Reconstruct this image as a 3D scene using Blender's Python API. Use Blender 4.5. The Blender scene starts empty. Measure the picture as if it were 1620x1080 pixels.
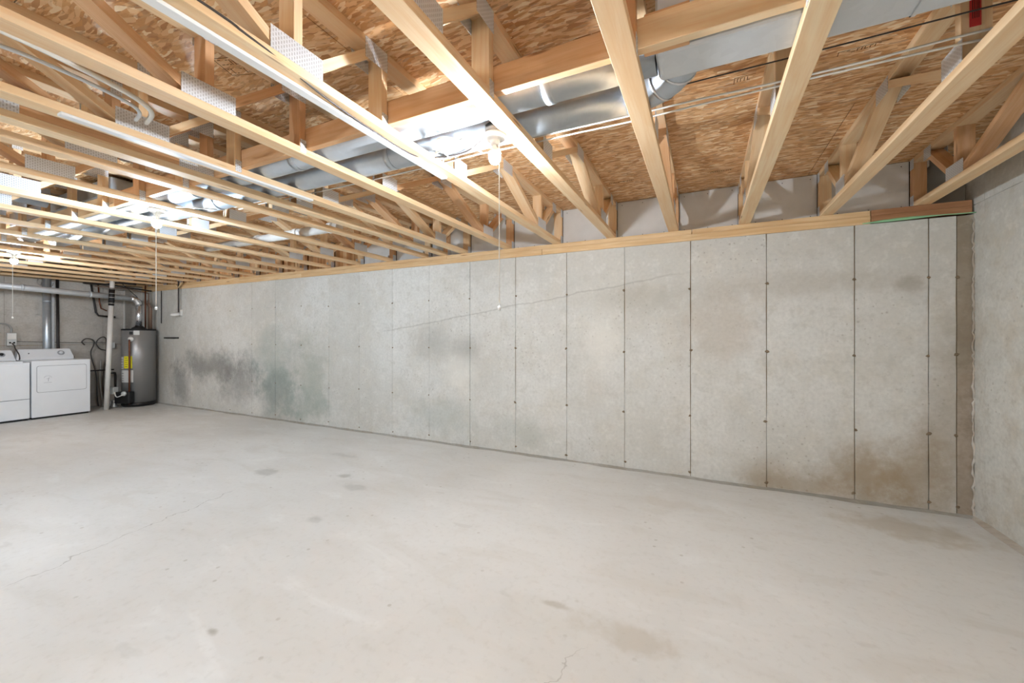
import bpy, bmesh, math, random
from mathutils import Vector, Matrix
random.seed(7)
sc = bpy.context.scene
C = sc.collection
PI = math.pi

# ------------------------------------------------------------------ camera, world, exposure
CAM_H, YAW, FPX, HORIZON = 1.351, 0.448, 630.67, 531.1
cam_data = bpy.data.cameras.new('camera')
cam = bpy.data.objects.new('camera', cam_data)
C.objects.link(cam)
cam.location = (0, 0, CAM_H)
cam.rotation_euler = (PI / 2, 0, YAW)
cam_data.sensor_width = 36
cam_data.lens = 36 * FPX / 1620
cam_data.shift_y = (HORIZON - 540) / 1620
cam_data.clip_start = 0.02
sc.camera = cam
w = bpy.data.worlds.new('world')
sc.world = w
w.use_nodes = True
w.node_tree.nodes['Background'].inputs[0].default_value = (0.6, 0.65, 0.7, 1)
w.node_tree.nodes['Background'].inputs[1].default_value = 0.3
vs = sc.view_settings
vs.view_transform = 'Standard'
vs.look = 'None'
vs.exposure = 2.3
vs.gamma = 1.0
vs.use_curve_mapping = False
# bulbs: (x, y, z of bulb centre, radiance, colour)
NEUTRAL, COOL, WARM = (0.885, 0.95, 1.03), (0.72, 0.91, 1.12), (1.0, 0.945, 0.87)
BULBS = [(-0.95, 1.775, 2.25, 480, NEUTRAL), (-3.935, 1.64, 2.245, 400, COOL), (-7.51, 1.735, 2.25, 380, NEUTRAL),
         (1.145, -2.3, 2.25, 560, WARM), (-2.55, -2.3, 2.25, 520, COOL), (-6.15, -2.0, 2.25, 560, COOL)]  # this row: unseen bulbs added behind the viewer to even out the brightness
cy = sc.cycles
cy.max_bounces = 6
cy.glossy_bounces = 2
cy.caustics_reflective = False
cy.caustics_refractive = False
cy.use_light_tree = False
cy.use_adaptive_sampling = True
cy.adaptive_threshold = 0.04
cy.adaptive_min_samples = 16

# ------------------------------------------------------------------ dimensions
XL, XR, YB, YF = -10.55, 1.808, 4.15, -3.70
HW = 2.252            # top of the concrete
ZT = 2.36             # underside of the trusses
DEP = 0.387           # truss depth
ZO = ZT + DEP         # underside of the subfloor
PITCH = 0.596
TX = [1.525 - PITCH * k for k in range(21)]
TX = [x for x in TX if x > XL + 0.06]

# ------------------------------------------------------------------ node helpers
class G:
    def __init__(s, name):
        s.m = bpy.data.materials.new(name)
        s.m.use_nodes = True
        s.nt = s.m.node_tree
        s.b = s.nt.nodes['Principled BSDF']
    def n(s, typ, ins=None, **props):
        nd = s.nt.nodes.new(typ)
        for k, v in props.items():
            setattr(nd, k, v)
        for k, v in (ins or {}).items():
            s.put(nd.inputs[k], v)
        return nd
    def put(s, sock, v):
        if isinstance(v, bpy.types.NodeSocket):
            s.nt.links.new(v, sock)
        elif isinstance(v, tuple) and len(v) == 3 and sock.type == 'RGBA':
            sock.default_value = (*v, 1)
        else:
            sock.default_value = v
    def math(s, op, a, b=0.0, c=0.0, clamp=False):
        return s.n('ShaderNodeMath', {0: a, 1: b, 2: c}, operation=op, use_clamp=clamp).outputs[0]
    def mix(s, f, a, b, blend='MIX'):
        nd = s.n('ShaderNodeMix', data_type='RGBA', blend_type=blend)
        s.put(nd.inputs[0], f); s.put(nd.inputs[6], a); s.put(nd.inputs[7], b)
        return nd.outputs[2]
    def ramp(s, v, lo, hi, a=0.0, b=1.0, smooth=True):
        nd = s.n('ShaderNodeMapRange', {0: v, 1: lo, 2: hi, 3: a, 4: b}, interpolation_type='SMOOTHSTEP' if smooth else 'LINEAR')
        return nd.outputs[0]
    dim = '3D'
    def noise(s, vec, scale, detail=2.0, rough=0.55, dist=0.0):
        nd = s.n('ShaderNodeTexNoise', noise_dimensions=s.dim)
        for k, v in {'Vector': vec, 'Scale': scale, 'Detail': min(detail, 4.0), 'Roughness': rough, 'Distortion': dist}.items(): s.put(nd.inputs[k], v)
        return nd.outputs
    def voro(s, vec, scale, feature='F1', rnd=1.0):
        nd = s.n('ShaderNodeTexVoronoi', voronoi_dimensions=s.dim, feature=feature)
        for k, v in {'Vector': vec, 'Scale': scale, 'Randomness': rnd}.items(): s.put(nd.inputs[k], v)
        return nd.outputs
    def wall2d(s, p):
        s.dim = '2D'
        c = s.xyz(p)
        return s.comb(s.math('ADD', c[0], c[1]), c[2], 0.0)
    def mapping(s, vec, loc=(0, 0, 0), rot=(0, 0, 0), scale=(1, 1, 1)):
        return s.n('ShaderNodeMapping', {'Vector': vec, 'Location': loc, 'Rotation': rot, 'Scale': scale}).outputs[0]
    def pos(s):
        return s.n('ShaderNodeNewGeometry').outputs['Position']
    def objco(s):
        return s.n('ShaderNodeTexCoord').outputs['Object']
    def rnd(s):
        return s.n('ShaderNodeObjectInfo').outputs['Random']
    def xyz(s, v):
        return s.n('ShaderNodeSeparateXYZ', {0: v}).outputs
    def comb(s, x, y, z):
        return s.n('ShaderNodeCombineXYZ', {0: x, 1: y, 2: z}).outputs[0]
    def bump(s, h, strength=0.3, dist=0.01):
        s.put(s.b.inputs['Normal'], s.n('ShaderNodeBump', {'Height': h, 'Strength': strength, 'Distance': dist}).outputs[0])
    def out(s, col=None, rough=None, metal=None, spec=None):
        if col is not None: s.put(s.b.inputs['Base Color'], col)
        if rough is not None: s.put(s.b.inputs['Roughness'], rough)
        if metal is not None: s.put(s.b.inputs['Metallic'], metal)
        if spec is not None: s.put(s.b.inputs['Specular IOR Level'], spec)
        return s.m

def srgb(r, g, b):
    f = lambda c: (c / 255 / 12.92) if c <= 10 else ((c / 255 + 0.055) / 1.055) ** 2.4
    return (f(r), f(g), f(b))

def plain(name, col, rough=0.5, metal=0.0, spec=0.5, var=0.06):
    g = G(name)
    nz = g.noise(g.objco(), 6.0, 3)[0]
    c = g.mix(g.ramp(nz, 0.3, 0.7), col, tuple(x * (1 - var) for x in col))
    return g.out(c, rough, metal, spec)

# blobs on a surface: list of (cu, cv, ru, rv, strength, colour); d is a distorted (u, v)
def add_blobs(g, col, u, v, blobs, ntex, edge=0.35):
    for cu, cv, ru, rv, st, bc in blobs:
        a = g.math('MULTIPLY', g.math('SUBTRACT', u, cu), 1 / ru)
        b = g.math('MULTIPLY', g.math('SUBTRACT', v, cv), 1 / rv)
        d = g.math('SQRT', g.math('ADD', g.math('MULTIPLY', a, a), g.math('MULTIPLY', b, b)))
        d = g.math('ADD', d, g.math('MULTIPLY', g.math('SUBTRACT', ntex, 0.5), 1.5))
        m = g.ramp(d, 1.0, 1.0 - edge * 2, 0.0, st)
        col = g.mix(m, col, bc)
    return col

# ------------------------------------------------------------------ materials
def mat_wood(name, c1, c2, c3):
    g = G(name)
    r = g.rnd()
    off = g.comb(g.math('MULTIPLY', r, 37.0), g.math('MULTIPLY', r, 11.0), g.math('MULTIPLY', r, 5.0))
    co = g.n('ShaderNodeVectorMath', {0: g.objco(), 1: off}, operation='ADD').outputs[0]
    st = g.mapping(co, scale=(0.7, 9, 9))
    n1 = g.noise(st, 3.0, 6, 0.6, 0.6)[0]
    st2 = g.mapping(co, scale=(1.5, 60, 60))
    n2 = g.noise(st2, 2.0, 3)[0]
    col = g.mix(g.ramp(n1, 0.32, 0.68), c1, c2)
    col = g.mix(g.ramp(n2, 0.45, 0.75, 0, 0.35), col, c3)
    kn = g.voro(g.mapping(co, scale=(0.9, 7, 7)), 1.6)[0]
    col = g.mix(g.ramp(kn, 0.10, 0.03, 0, 0.75), col, srgb(120, 66, 30))
    col = g.mix(g.math('MULTIPLY', g.math('FRACT', g.math('MULTIPLY', r, 7.31)), 0.35), col, c3)
    g.bump(n2, 0.15, 0.002)
    return g.out(col, 0.62, 0, 0.3)

M_WOOD = mat_wood('pine_lumber', srgb(243, 218, 180), srgb(236, 200, 154), srgb(224, 176, 128))
M_WOODR = mat_wood('red_lumber', srgb(232, 192, 150), srgb(220, 172, 126), srgb(204, 148, 102))
M_SILL = mat_wood('sill_lumber', srgb(226, 196, 152), srgb(210, 172, 124), srgb(190, 146, 98))
M_SILLOLD = mat_wood('weathered_lumber', srgb(186, 138, 98), srgb(160, 112, 76), srgb(128, 88, 60))

def mat_osb():
    g = G('strand_board')
    g.dim = '2D'
    p = g.pos()
    jit = g.noise(p, 2.2, 2)[1]
    p2 = g.n('ShaderNodeVectorMath', {0: p, 1: g.n('ShaderNodeVectorMath', {0: jit, 3: 0.09}, operation='SCALE').outputs[0]}, operation='ADD').outputs[0]
    layers = []
    for i, (rot, sx, sy, sc_) in enumerate([(0.25, 1, 3.6, 17), (-0.65, 1, 3.8, 19), (1.25, 1, 3.6, 18)]):
        v = g.mapping(p2, loc=(i * 3.1, i * 1.7, 0), rot=(0, 0, rot), scale=(sx, sy, 0.001))
        layers.append(g.voro(v, sc_))
    pal = [srgb(240, 202, 154), srgb(230, 182, 130), srgb(214, 158, 104), srgb(250, 224, 186)]
    def strand(l):
        c = g.n('ShaderNodeSeparateColor', {0: l[1]}).outputs
        a = g.mix(c[0], pal[0], pal[1])
        a = g.mix(g.ramp(c[1], 0.55, 0.75), a, pal[2])
        a = g.mix(g.ramp(c[1], 0.22, 0.12), a, pal[3])
        a = g.mix(g.ramp(c[2], 0.86, 0.90, 0, 0.6), a, srgb(176, 116, 70))
        return a, c
    col, c0 = strand(layers[0])
    hgt = c0[0]
    for l in layers[1:]:
        a, c = strand(l)
        m = g.ramp(c[2], 0.45, 0.55)
        col = g.mix(m, col, a)
        hgt = g.n('ShaderNodeMix', {0: m, 2: hgt, 3: c[0]}, data_type='FLOAT').outputs[0]
    big = g.noise(p, 1.6, 3)[0]
    col = g.mix(g.ramp(big, 0.4, 0.7, 0, 0.3), col, srgb(220, 176, 128))
    fine = g.noise(g.mapping(p2, scale=(14, 60, 1)), 1.0, 3)[0]
    col = g.mix(g.ramp(fine, 0.57, 0.70, 0, 0.55), col, srgb(168, 116, 74))
    g.bump(g.math('ADD', hgt, g.math('MULTIPLY', fine, 0.4)), 0.35, 0.003)
    return g.out(col, 0.55, 0, 0.35)
M_OSB = mat_osb()

def concrete_base(g, p, light, dark, warm, holes=True):
    big = g.noise(p, 0.7, 4, 0.5)[0]
    mid = g.noise(p, 3.2, 6, 0.62)[0]
    fine = g.noise(p, 34, 4, 0.6)[0]
    col = g.mix(g.ramp(big, 0.35, 0.68), light, dark)
    col = g.mix(g.ramp(mid, 0.45, 0.72, 0, 0.6), col, warm)
    pat = g.noise(p, 8.5, 3, 0.65)[0]
    col = g.mix(g.ramp(pat, 0.52, 0.72, 0, 0.35), col, tuple(c * 0.80 for c in warm))
    col = g.mix(g.ramp(pat, 0.46, 0.28, 0, 0.35), col, tuple(min(1, c * 1.12) for c in light))
    col = g.mix(g.ramp(fine, 0.35, 0.7, 0, 0.28), col, tuple(c * 0.72 for c in light))
    h = g.math('ADD', g.math('MULTIPLY', mid, 0.6), g.math('MULTIPLY', fine, 0.25))
    if holes:
        vz = g.voro(p, 13.0)[0]
        msk = g.ramp(g.noise(p, 1.1, 3)[0], 0.48, 0.64)
        szn = g.noise(p, 9.0, 1)[0]
        hole = g.math('MULTIPLY', g.ramp(g.math('ADD', vz, g.math('MULTIPLY', szn, 0.22)), 0.225, 0.125), msk)
        col = g.mix(g.math('MULTIPLY', hole, 0.42), col, srgb(140, 126, 108))
        h = g.math('SUBTRACT', h, g.math('MULTIPLY', hole, 0.6))
    return col, h, mid, fine

def mat_wall_back():
    g = G('cast_concrete')
    p = g.pos()
    x, y, z = g.xyz(p)[:3]
    p = g.wall2d(p)
    col, h, mid, fine = concrete_base(g, p, srgb(214, 212, 206), srgb(200, 197, 189), srgb(204, 199, 188))
    # each form panel took the pour a little differently
    col = g.mix(g.math('MULTIPLY', g.rnd(), 0.22), col, srgb(184, 180, 170))
    nz = g.math('ADD', g.math('MULTIPLY', g.noise(p, 2.4, 4, 0.6)[0], 0.62), g.math('MULTIPLY', g.noise(p, 11.0, 4, 0.7)[0], 0.38))
    GR, GN, BR, PALE, DK = srgb(118, 116, 112), srgb(138, 150, 142), srgb(156, 136, 108), srgb(228, 223, 213), srgb(92, 90, 86)
    B = [(-8.1, 0.80, 1.5, 0.42, 0.58, DK), (-7.2, 0.62, 0.9, 0.55, 0.55, GR), (-9.1, 0.42, 0.45, 0.55, 0.6, GR), (-9.9, 0.7, 0.7, 0.9, 0.35, srgb(150, 138, 120)),
         (-6.2, 0.40, 0.7, 0.7, 0.58, srgb(110, 122, 116)), (-6.3, 0.95, 0.8, 0.7, 0.42, GN), (-5.4, 0.7, 0.55, 0.95, 0.5, srgb(150, 156, 142)), (-5.6, 0.3, 0.9, 0.35, 0.4, GN),
         (-3.15, 1.28, 0.42, 0.3, 0.36, srgb(146, 144, 136)), (-2.6, 1.2, 0.28, 0.2, 0.45, srgb(146, 142, 134)), (-3.0, 0.35, 0.7, 0.35, 0.3, GN),
         (0.1, 1.45, 0.5, 0.5, 0.32, srgb(176, 160, 140)), (0.55, 1.80, 1.6, 0.16, 0.4, srgb(168, 160, 146)), (-0.6, 1.72, 0.9, 0.18, 0.35, srgb(166, 160, 146)),
         (1.15, 0.20, 0.40, 0.38, 0.76, BR), (1.5, 0.28, 0.32, 0.42, 0.68, BR), (0.45, 0.10, 0.28, 0.24, 0.45, BR), (0.9, 0.08, 0.8, 0.14, 0.5, BR),
         (1.68, 0.7, 0.22, 1.3, 0.5, srgb(150, 136, 116)), (1.45, 1.75, 0.14, 0.1, 0.5, srgb(150, 138, 122)),
         (-0.95, 1.35, 0.3, 0.5, 0.4, PALE), (-2.7, 0.85, 0.35, 0.35, 0.45, PALE), (-1.9, 0.25, 0.5, 0.25, 0.25, GN)]
    col = add_blobs(g, col, x, z, B, nz, 0.42)
    # thin dark scuff line climbing across the panels
    ln = g.math('SUBTRACT', z, g.math('ADD', g.math('MULTIPLY', x, 0.145), 1.98))
    ln = g.math('ADD', ln, g.math('MULTIPLY', g.math('SUBTRACT', mid, 0.5), 0.06))
    m = g.ramp(g.math('ABSOLUTE', ln), 0.013, 0.003, 0, 0.26)
    m = g.math('MULTIPLY', m, g.math('MULTIPLY', g.ramp(x, -4.2, -3.6), g.ramp(x, 0.0, -0.5)))
    col = g.mix(m, col, srgb(120, 112, 100))
    g.bump(h, 0.35, 0.006)
    return g.out(col, 0.85, 0, 0.25)

def mat_concrete(name, light, dark, warm, holes=True, rough=0.85):
    g = G(name)
    p = g.wall2d(g.pos())
    col, h, mid, fine = concrete_base(g, p, light, dark, warm, holes)
    g.bump(h, 0.35, 0.006)
    return g.out(col, rough, 0, 0.25)

M_WB = mat_wall_back()
M_WR = mat_concrete('side_wall_concrete', srgb(212, 209, 200), srgb(200, 196, 186), srgb(196, 186, 168))
M_WL = mat_concrete('far_wall_concrete', srgb(196, 190, 182), srgb(176, 169, 160), srgb(180, 170, 156))
M_STRIP = mat_concrete('patched_concrete', srgb(168, 154, 138), srgb(150, 138, 120), srgb(142, 126, 106))
M_SEAM = plain('seam_concrete', srgb(150, 130, 104), 0.9, 0, 0.1)
M_SEAMP = plain('pale_seam_concrete', srgb(160, 152, 140), 0.9, 0, 0.1)
M_TIE = plain('rusted_tie', srgb(150, 130, 106), 0.8, 0.1, 0.2, 0.4)
M_MORTAR = mat_concrete('mortar', srgb(206, 198, 186), srgb(176, 164, 148), srgb(150, 132, 110), False)
M_JOINT = mat_concrete('slab_joint', srgb(176, 172, 164), srgb(150, 146, 136), srgb(160, 150, 132), False)

def mat_floor():
    g = G('floor_concrete')
    g.dim = '2D'
    p = g.pos()
    x, y, z = g.xyz(p)[:3]
    big = g.noise(p, 0.55, 4, 0.5)[0]
    mid = g.noise(g.mapping(p, rot=(0, 0, 0.5), scale=(1, 2.2, 1)), 1.7, 7, 0.6, 0.4)[0]
    fine = g.noise(p, 26, 4, 0.6)[0]
    col = g.mix(g.ramp(big, 0.35, 0.65), srgb(220, 219, 215), srgb(213, 211, 206))
    col = g.mix(g.ramp(mid, 0.5, 0.75, 0, 0.4), col, srgb(204, 200, 191))
    col = g.mix(g.ramp(mid, 0.42, 0.25, 0, 0.5), col, srgb(227, 227, 224))
    col = g.mix(g.ramp(fine, 0.5, 0.8, 0, 0.18), col, srgb(176, 170, 158))
    sp = g.voro(p, 5.5)[0]
    spm = g.math('MULTIPLY', g.ramp(sp, 0.075, 0.035), g.ramp(g.noise(p, 1.9, 2)[0], 0.55, 0.68))
    col = g.mix(g.math('MULTIPLY', spm, 0.4), col, srgb(150, 140, 122))
    st = g.noise(g.mapping(p, rot=(0, 0, 0.6), scale=(1, 2.5, 1)), 3.1, 3, 0.5)[0]
    col = g.mix(g.ramp(st, 0.70, 0.78, 0, 0.25), col, srgb(184, 181, 172))
    nz = g.noise(p, 6.0, 5, 0.6)[0]
    GY = srgb(160, 158, 150)
    TN = srgb(176, 162, 138)
    B = [(-3.12, 2.76, 0.10, 0.07, 0.6, GY), (-3.9, 2.5, 0.22, 0.12, 0.5, GY), (-2.8, 2.6, 0.16, 0.08, 0.35, GY), (-2.58, 2.03, 0.10, 0.06, 0.45, GY),
         (-2.02, 1.05, 0.05, 0.03, 0.6, srgb(140, 132, 112)), (-0.68, 1.9, 0.09, 0.035, 0.5, srgb(168, 160, 142)), (-0.3, 1.85, 0.3, 0.12, 0.35, TN), (0.1, 1.6, 0.2, 0.05, 0.3, TN),
         (1.3, 3.7, 0.5, 0.28, 0.45, TN), (-3.66, 3.24, 0.28, 0.07, 0.3, GY), (-0.2, 3.45, 0.5, 0.12, 0.2, TN), (-9.5, 3.2, 1.6, 1.0, 0.35, srgb(186, 178, 166))]
    col = add_blobs(g, col, x, y, B, nz)
    # hairline cracks
    wob = g.math('MULTIPLY', g.math('SUBTRACT', g.noise(p, 4.5, 4)[0], 0.5), 0.22)
    for (x0, y0, x1, y1, wd, s_) in [(-3.40, 0.70, -3.72, 2.15, 0.004, 0.5), (-0.72, 1.05, -0.45, 1.75, 0.003, 0.35)]:
        L = math.hypot(x1 - x0, y1 - y0)
        ux, uy = (x1 - x0) / L, (y1 - y0) / L
        dx, dy = g.math('SUBTRACT', x, x0), g.math('SUBTRACT', y, y0)
        t = g.math('ADD', g.math('MULTIPLY', dx, ux), g.math('MULTIPLY', dy, uy))
        d = g.math('ADD', g.math('MULTIPLY', dx, -uy), g.math('MULTIPLY', dy, ux))
        d = g.math('ABSOLUTE', g.math('ADD', d, wob))
        m = g.math('MULTIPLY', g.ramp(d, wd * 1.6, wd * 0.3, 0, s_), g.math('MULTIPLY', g.ramp(t, 0, 0.15), g.ramp(t, L, L - 0.15)))
        col = g.mix(m, col, srgb(132, 126, 114))
    g.bump(g.math('ADD', mid, g.math('MULTIPLY', fine, 0.15)), 0.12, 0.006)
    return g.out(col, g.ramp(mid, 0.3, 0.7, 0.42, 0.58), 0, 0.4)
M_FLOOR = mat_floor()

def mat_plate():
    g = G('punched_plate')
    c = g.xyz(g.objco())
    fx = g.math('FRACT', g.math('MULTIPLY', c[0], 95.0))
    row = g.math('FLOOR', g.math('MULTIPLY', c[0], 95.0))
    fz = g.math('FRACT', g.math('ADD', g.math('MULTIPLY', c[2], 60.0), g.math('MULTIPLY', row, 0.5)))
    slot = g.math('MULTIPLY', g.ramp(g.math('ABSOLUTE', g.math('SUBTRACT', fx, 0.5)), 0.24, 0.16), g.ramp(g.math('ABSOLUTE', g.math('SUBTRACT', fz, 0.5)), 0.36, 0.26))
    col = g.mix(g.math('MULTIPLY', slot, 0.45), srgb(228, 230, 233), srgb(140, 132, 126))
    g.bump(slot, 0.6, 0.002)
    return g.out(col, 0.45, 0.35, 0.5)
M_PLATE = mat_plate()

def mat_galv(name, col, rough=0.33, metal=0.9):
    g = G(name)
    co = g.objco()
    v = g.voro(co, 26)[1]
    n = g.noise(co, 5, 4)[0]
    sp = g.n('ShaderNodeSeparateColor', {0: v}).outputs[0]
    c = g.mix(g.math('MULTIPLY', sp, 0.3), col, tuple(x * 0.78 for x in col))
    return g.out(c, g.ramp(n, 0.3, 0.7, rough - 0.06, rough + 0.12), metal, 0.5)
M_GALV = mat_galv('galvanised_sheet', srgb(196, 204, 212), 0.36, 0.7)
M_GALVD = mat_galv('dull_galvanised_sheet', srgb(214, 217, 220), 0.45, 0.35)
M_FOIL = mat_galv('foil_sheet', srgb(236, 236, 238), 0.25, 0.9)
M_PVC = plain('white_plastic', srgb(232, 228, 222), 0.38)
M_CHAN = plain('white_channel', srgb(240, 240, 240), 0.4)
M_CABW = plain('white_cable', srgb(236, 232, 224), 0.45)
M_CABD = plain('dark_cable', srgb(66, 58, 54), 0.5)
M_RIM = plain('rim_gypsum', srgb(228, 226, 222), 0.8, 0, 0.2)
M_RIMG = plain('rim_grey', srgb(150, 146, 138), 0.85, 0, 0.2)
M_DARK = plain('dark_void', srgb(60, 46, 36), 0.9, 0, 0.1)
M_NAIL = plain('nail_head', srgb(92, 88, 84), 0.5, 0.6)
M_GREEN = plain('green_foam', srgb(150, 196, 150), 0.7, 0, 0.2)
M_PORC = plain('white_porcelain', srgb(244, 242, 238), 0.22)
M_STEEL = plain('box_steel', srgb(170, 168, 164), 0.4, 0.7)
M_RED = plain('red_tag', srgb(204, 52, 50), 0.6)
M_INK = plain('tag_ink', srgb(70, 22, 22), 0.7)
M_PRINT = plain('stamp_ink', srgb(96, 62, 38), 0.8, 0, 0.1)
M_APPL = plain('appliance_enamel', srgb(233, 235, 238), 0.28, 0, 0.5, 0.02)
M_APPLG = plain('appliance_gap', srgb(120, 122, 126), 0.5)
M_BLACK = plain('black_plastic', srgb(26, 24, 24), 0.5)
M_PRINTG = plain('grey_print', srgb(168, 170, 174), 0.5)
M_TANK = plain('tank_enamel', srgb(146, 144, 142), 0.34, 0.35, 0.5, 0.03)
M_YEL = plain('yellow_label', srgb(238, 226, 40), 0.6)
M_LAB = plain('paper_label', srgb(214, 212, 208), 0.6)
M_LINE = plain('label_ink', srgb(70, 66, 50), 0.7)
M_COPPER = plain('aged_copper', srgb(126, 74, 50), 0.4, 0.6, 0.5, 0.3)
M_PIPED = plain('black_iron', srgb(52, 46, 44), 0.45, 0.4)
M_BOXG = plain('grey_box', srgb(206, 206, 202), 0.5)
M_STONE = plain('pipe_brown', srgb(128, 104, 88), 0.5, 0.2)

def mat_bulb(i, rad, col):
    g = G('lit_bulb_%d' % i)
    e = g.n('ShaderNodeEmission', {0: col, 1: float(rad)})
    g.nt.links.new(e.outputs[0], g.nt.nodes['Material Output'].inputs[0])
    g.m.cycles.emission_sampling = 'FRONT'
    return g.m

# ------------------------------------------------------------------ mesh helpers
def bm_new(): return bmesh.new()
def finish(bm, name, mat, smooth=False):
    me = bpy.data.meshes.new(name)
    bmesh.ops.recalc_face_normals(bm, faces=bm.faces)
    bm.to_mesh(me); bm.free()
    if mat: me.materials.append(mat)
    if smooth:
        for p in me.polygons: p.use_smooth = True
    return me
def add_box(bm, x0, x1, y0, y1, z0, z1, bev=0.0, seg=2):
    r = bmesh.ops.create_cube(bm, size=1)
    vs_ = r['verts']
    for v in vs_:
        v.co = Vector(((x0 + x1) / 2 + v.co.x * (x1 - x0), (y0 + y1) / 2 + v.co.y * (y1 - y0), (z0 + z1) / 2 + v.co.z * (z1 - z0)))
    if bev:
        es = list({e for v in vs_ for e in v.link_edges})
        bmesh.ops.bevel(bm, geom=es, offset=bev, segments=seg, affect='EDGES', profile=0.5)
def box_me(name, mat, dims, bev=0.0, seg=2):
    bm = bm_new(); a, b, c = dims
    add_box(bm, -a / 2, a / 2, -b / 2, b / 2, -c / 2, c / 2, bev, seg)
    return finish(bm, name, mat)
def ob(name, me, parent=None, loc=(0, 0, 0), rot=None, mtx=None):
    o = bpy.data.objects.new(name, me)
    C.objects.link(o)
    o.parent = parent
    if mtx is not None: o.matrix_local = mtx
    else:
        o.location = loc
        if rot: o.rotation_euler = rot
    return o
def tag(o, label=None, cat=None, group=None, kind=None):
    if label: o['label'] = label
    if cat: o['category'] = cat
    if group: o['group'] = group
    if kind: o['kind'] = kind
    return o
def thing(name, loc, label, cat, group=None, kind=None):
    o = bpy.data.objects.new(name, None)
    o.empty_display_size = 0.1
    C.objects.link(o); o.location = loc
    return tag(o, label, cat, group, kind)
def wbox(name, mat, x0, x1, y0, y1, z0, z1, parent=None, bev=0.0, seg=2):
    """box given in world coordinates; parent at a known location"""
    me = box_me(name, mat, (x1 - x0, y1 - y0, z1 - z0), bev, seg)
    c = Vector(((x0 + x1) / 2, (y0 + y1) / 2, (z0 + z1) / 2))
    if parent is not None: c = c - world_loc(parent)
    return ob(name, me, parent, c)
def world_loc(o):
    l = Vector(o.location)
    while o.parent is not None:
        o = o.parent; l += Vector(o.location)
    return l
def smooth_path(pts, sub=6):
    pts = [Vector(p) for p in pts]
    if len(pts) < 3: return pts
    out = []
    for i in range(len(pts) - 1):
        p0 = pts[max(i - 1, 0)]; p1 = pts[i]; p2 = pts[i + 1]; p3 = pts[min(i + 2, len(pts) - 1)]
        for k in range(sub):
            t = k / sub
            out.append(0.5 * ((2 * p1) + (-p0 + p2) * t + (2 * p0 - 5 * p1 + 4 * p2 - p3) * t * t + (-p0 + 3 * p1 - 3 * p2 + p3) * t ** 3))
    out.append(pts[-1])
    return out
def add_tube(bm, pts, r, n=8):
    pts = [Vector(p) for p in pts]
    rings = []
    prev = None
    for i, p in enumerate(pts):
        d = (pts[min(i + 1, len(pts) - 1)] - pts[max(i - 1, 0)]).normalized()
        if prev is None:
            a = Vector((0, 0, 1)) if abs(d.z) < 0.9 else Vector((1, 0, 0))
            u = d.cross(a).normalized()
        else:
            u = (prev - d * prev.dot(d)).normalized()
        prev = u
        v = d.cross(u)
        rr = r[i] if isinstance(r, (list, tuple)) else r
        rings.append([bm.verts.new(p + (u * math.cos(2 * PI * k / n) + v * math.sin(2 * PI * k / n)) * rr) for k in range(n)])
    for a, b in zip(rings, rings[1:]):
        for k in range(n):
            f = bm.faces.new((a[k], a[(k + 1) % n], b[(k + 1) % n], b[k])); f.smooth = True
    bm.faces.new(rings[0][::-1]); bm.faces.new(rings[-1])
def tube(name, mat, pts, r, parent=None, n=8, smooth=0, org=None):
    """tube in world coordinates; the object's origin sits at its first point (or org)"""
    if smooth: pts = smooth_path(pts, smooth)
    o0 = Vector(org) if org is not None else Vector(pts[0])
    bm = bm_new(); add_tube(bm, [Vector(p) - o0 for p in pts], r, n)
    me = finish(bm, name, mat)
    loc = o0 if parent is None else o0 - world_loc(parent)
    return ob(name, me, parent, loc)
def add_lathe(bm, prof, n=24, ctr=(0, 0, 0)):
    rings = []
    cx, cy, cz = ctr
    for r, z in prof:
        if r < 1e-6: rings.append([bm.verts.new((cx, cy, cz + z))])
        else: rings.append([bm.verts.new((cx + r * math.cos(2 * PI * k / n), cy + r * math.sin(2 * PI * k / n), cz + z)) for k in range(n)])
    for a, b in zip(rings, rings[1:]):
        for k in range(n):
            k2 = (k + 1) % n
            if len(a) == 1 and len(b) == 1: continue
            if len(a) == 1: f = bm.faces.new((a[0], b[k], b[k2]))
            elif len(b) == 1: f = bm.faces.new((a[k], a[k2], b[0]))
            else: f = bm.faces.new((a[k], a[k2], b[k2], b[k]))
            f.smooth = True
def lathe(name, mat, prof, parent=None, loc=(0, 0, 0), n=24, rot=None):
    bm = bm_new(); add_lathe(bm, prof, n)
    me = finish(bm, name, mat)
    l = Vector(loc) if parent is None else Vector(loc) - world_loc(parent)
    return ob(name, me, parent, l, rot)

# ------------------------------------------------------------------ room shell
floor_o = wbox('floor', M_FLOOR, XL - 0.2, XR + 0.2, YF - 0.2, YB + 0.2, -0.12, 0.0)
tag(floor_o, 'pale smooth concrete slab floor with faint stains and cracks', 'floor', None, 'structure')

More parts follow.
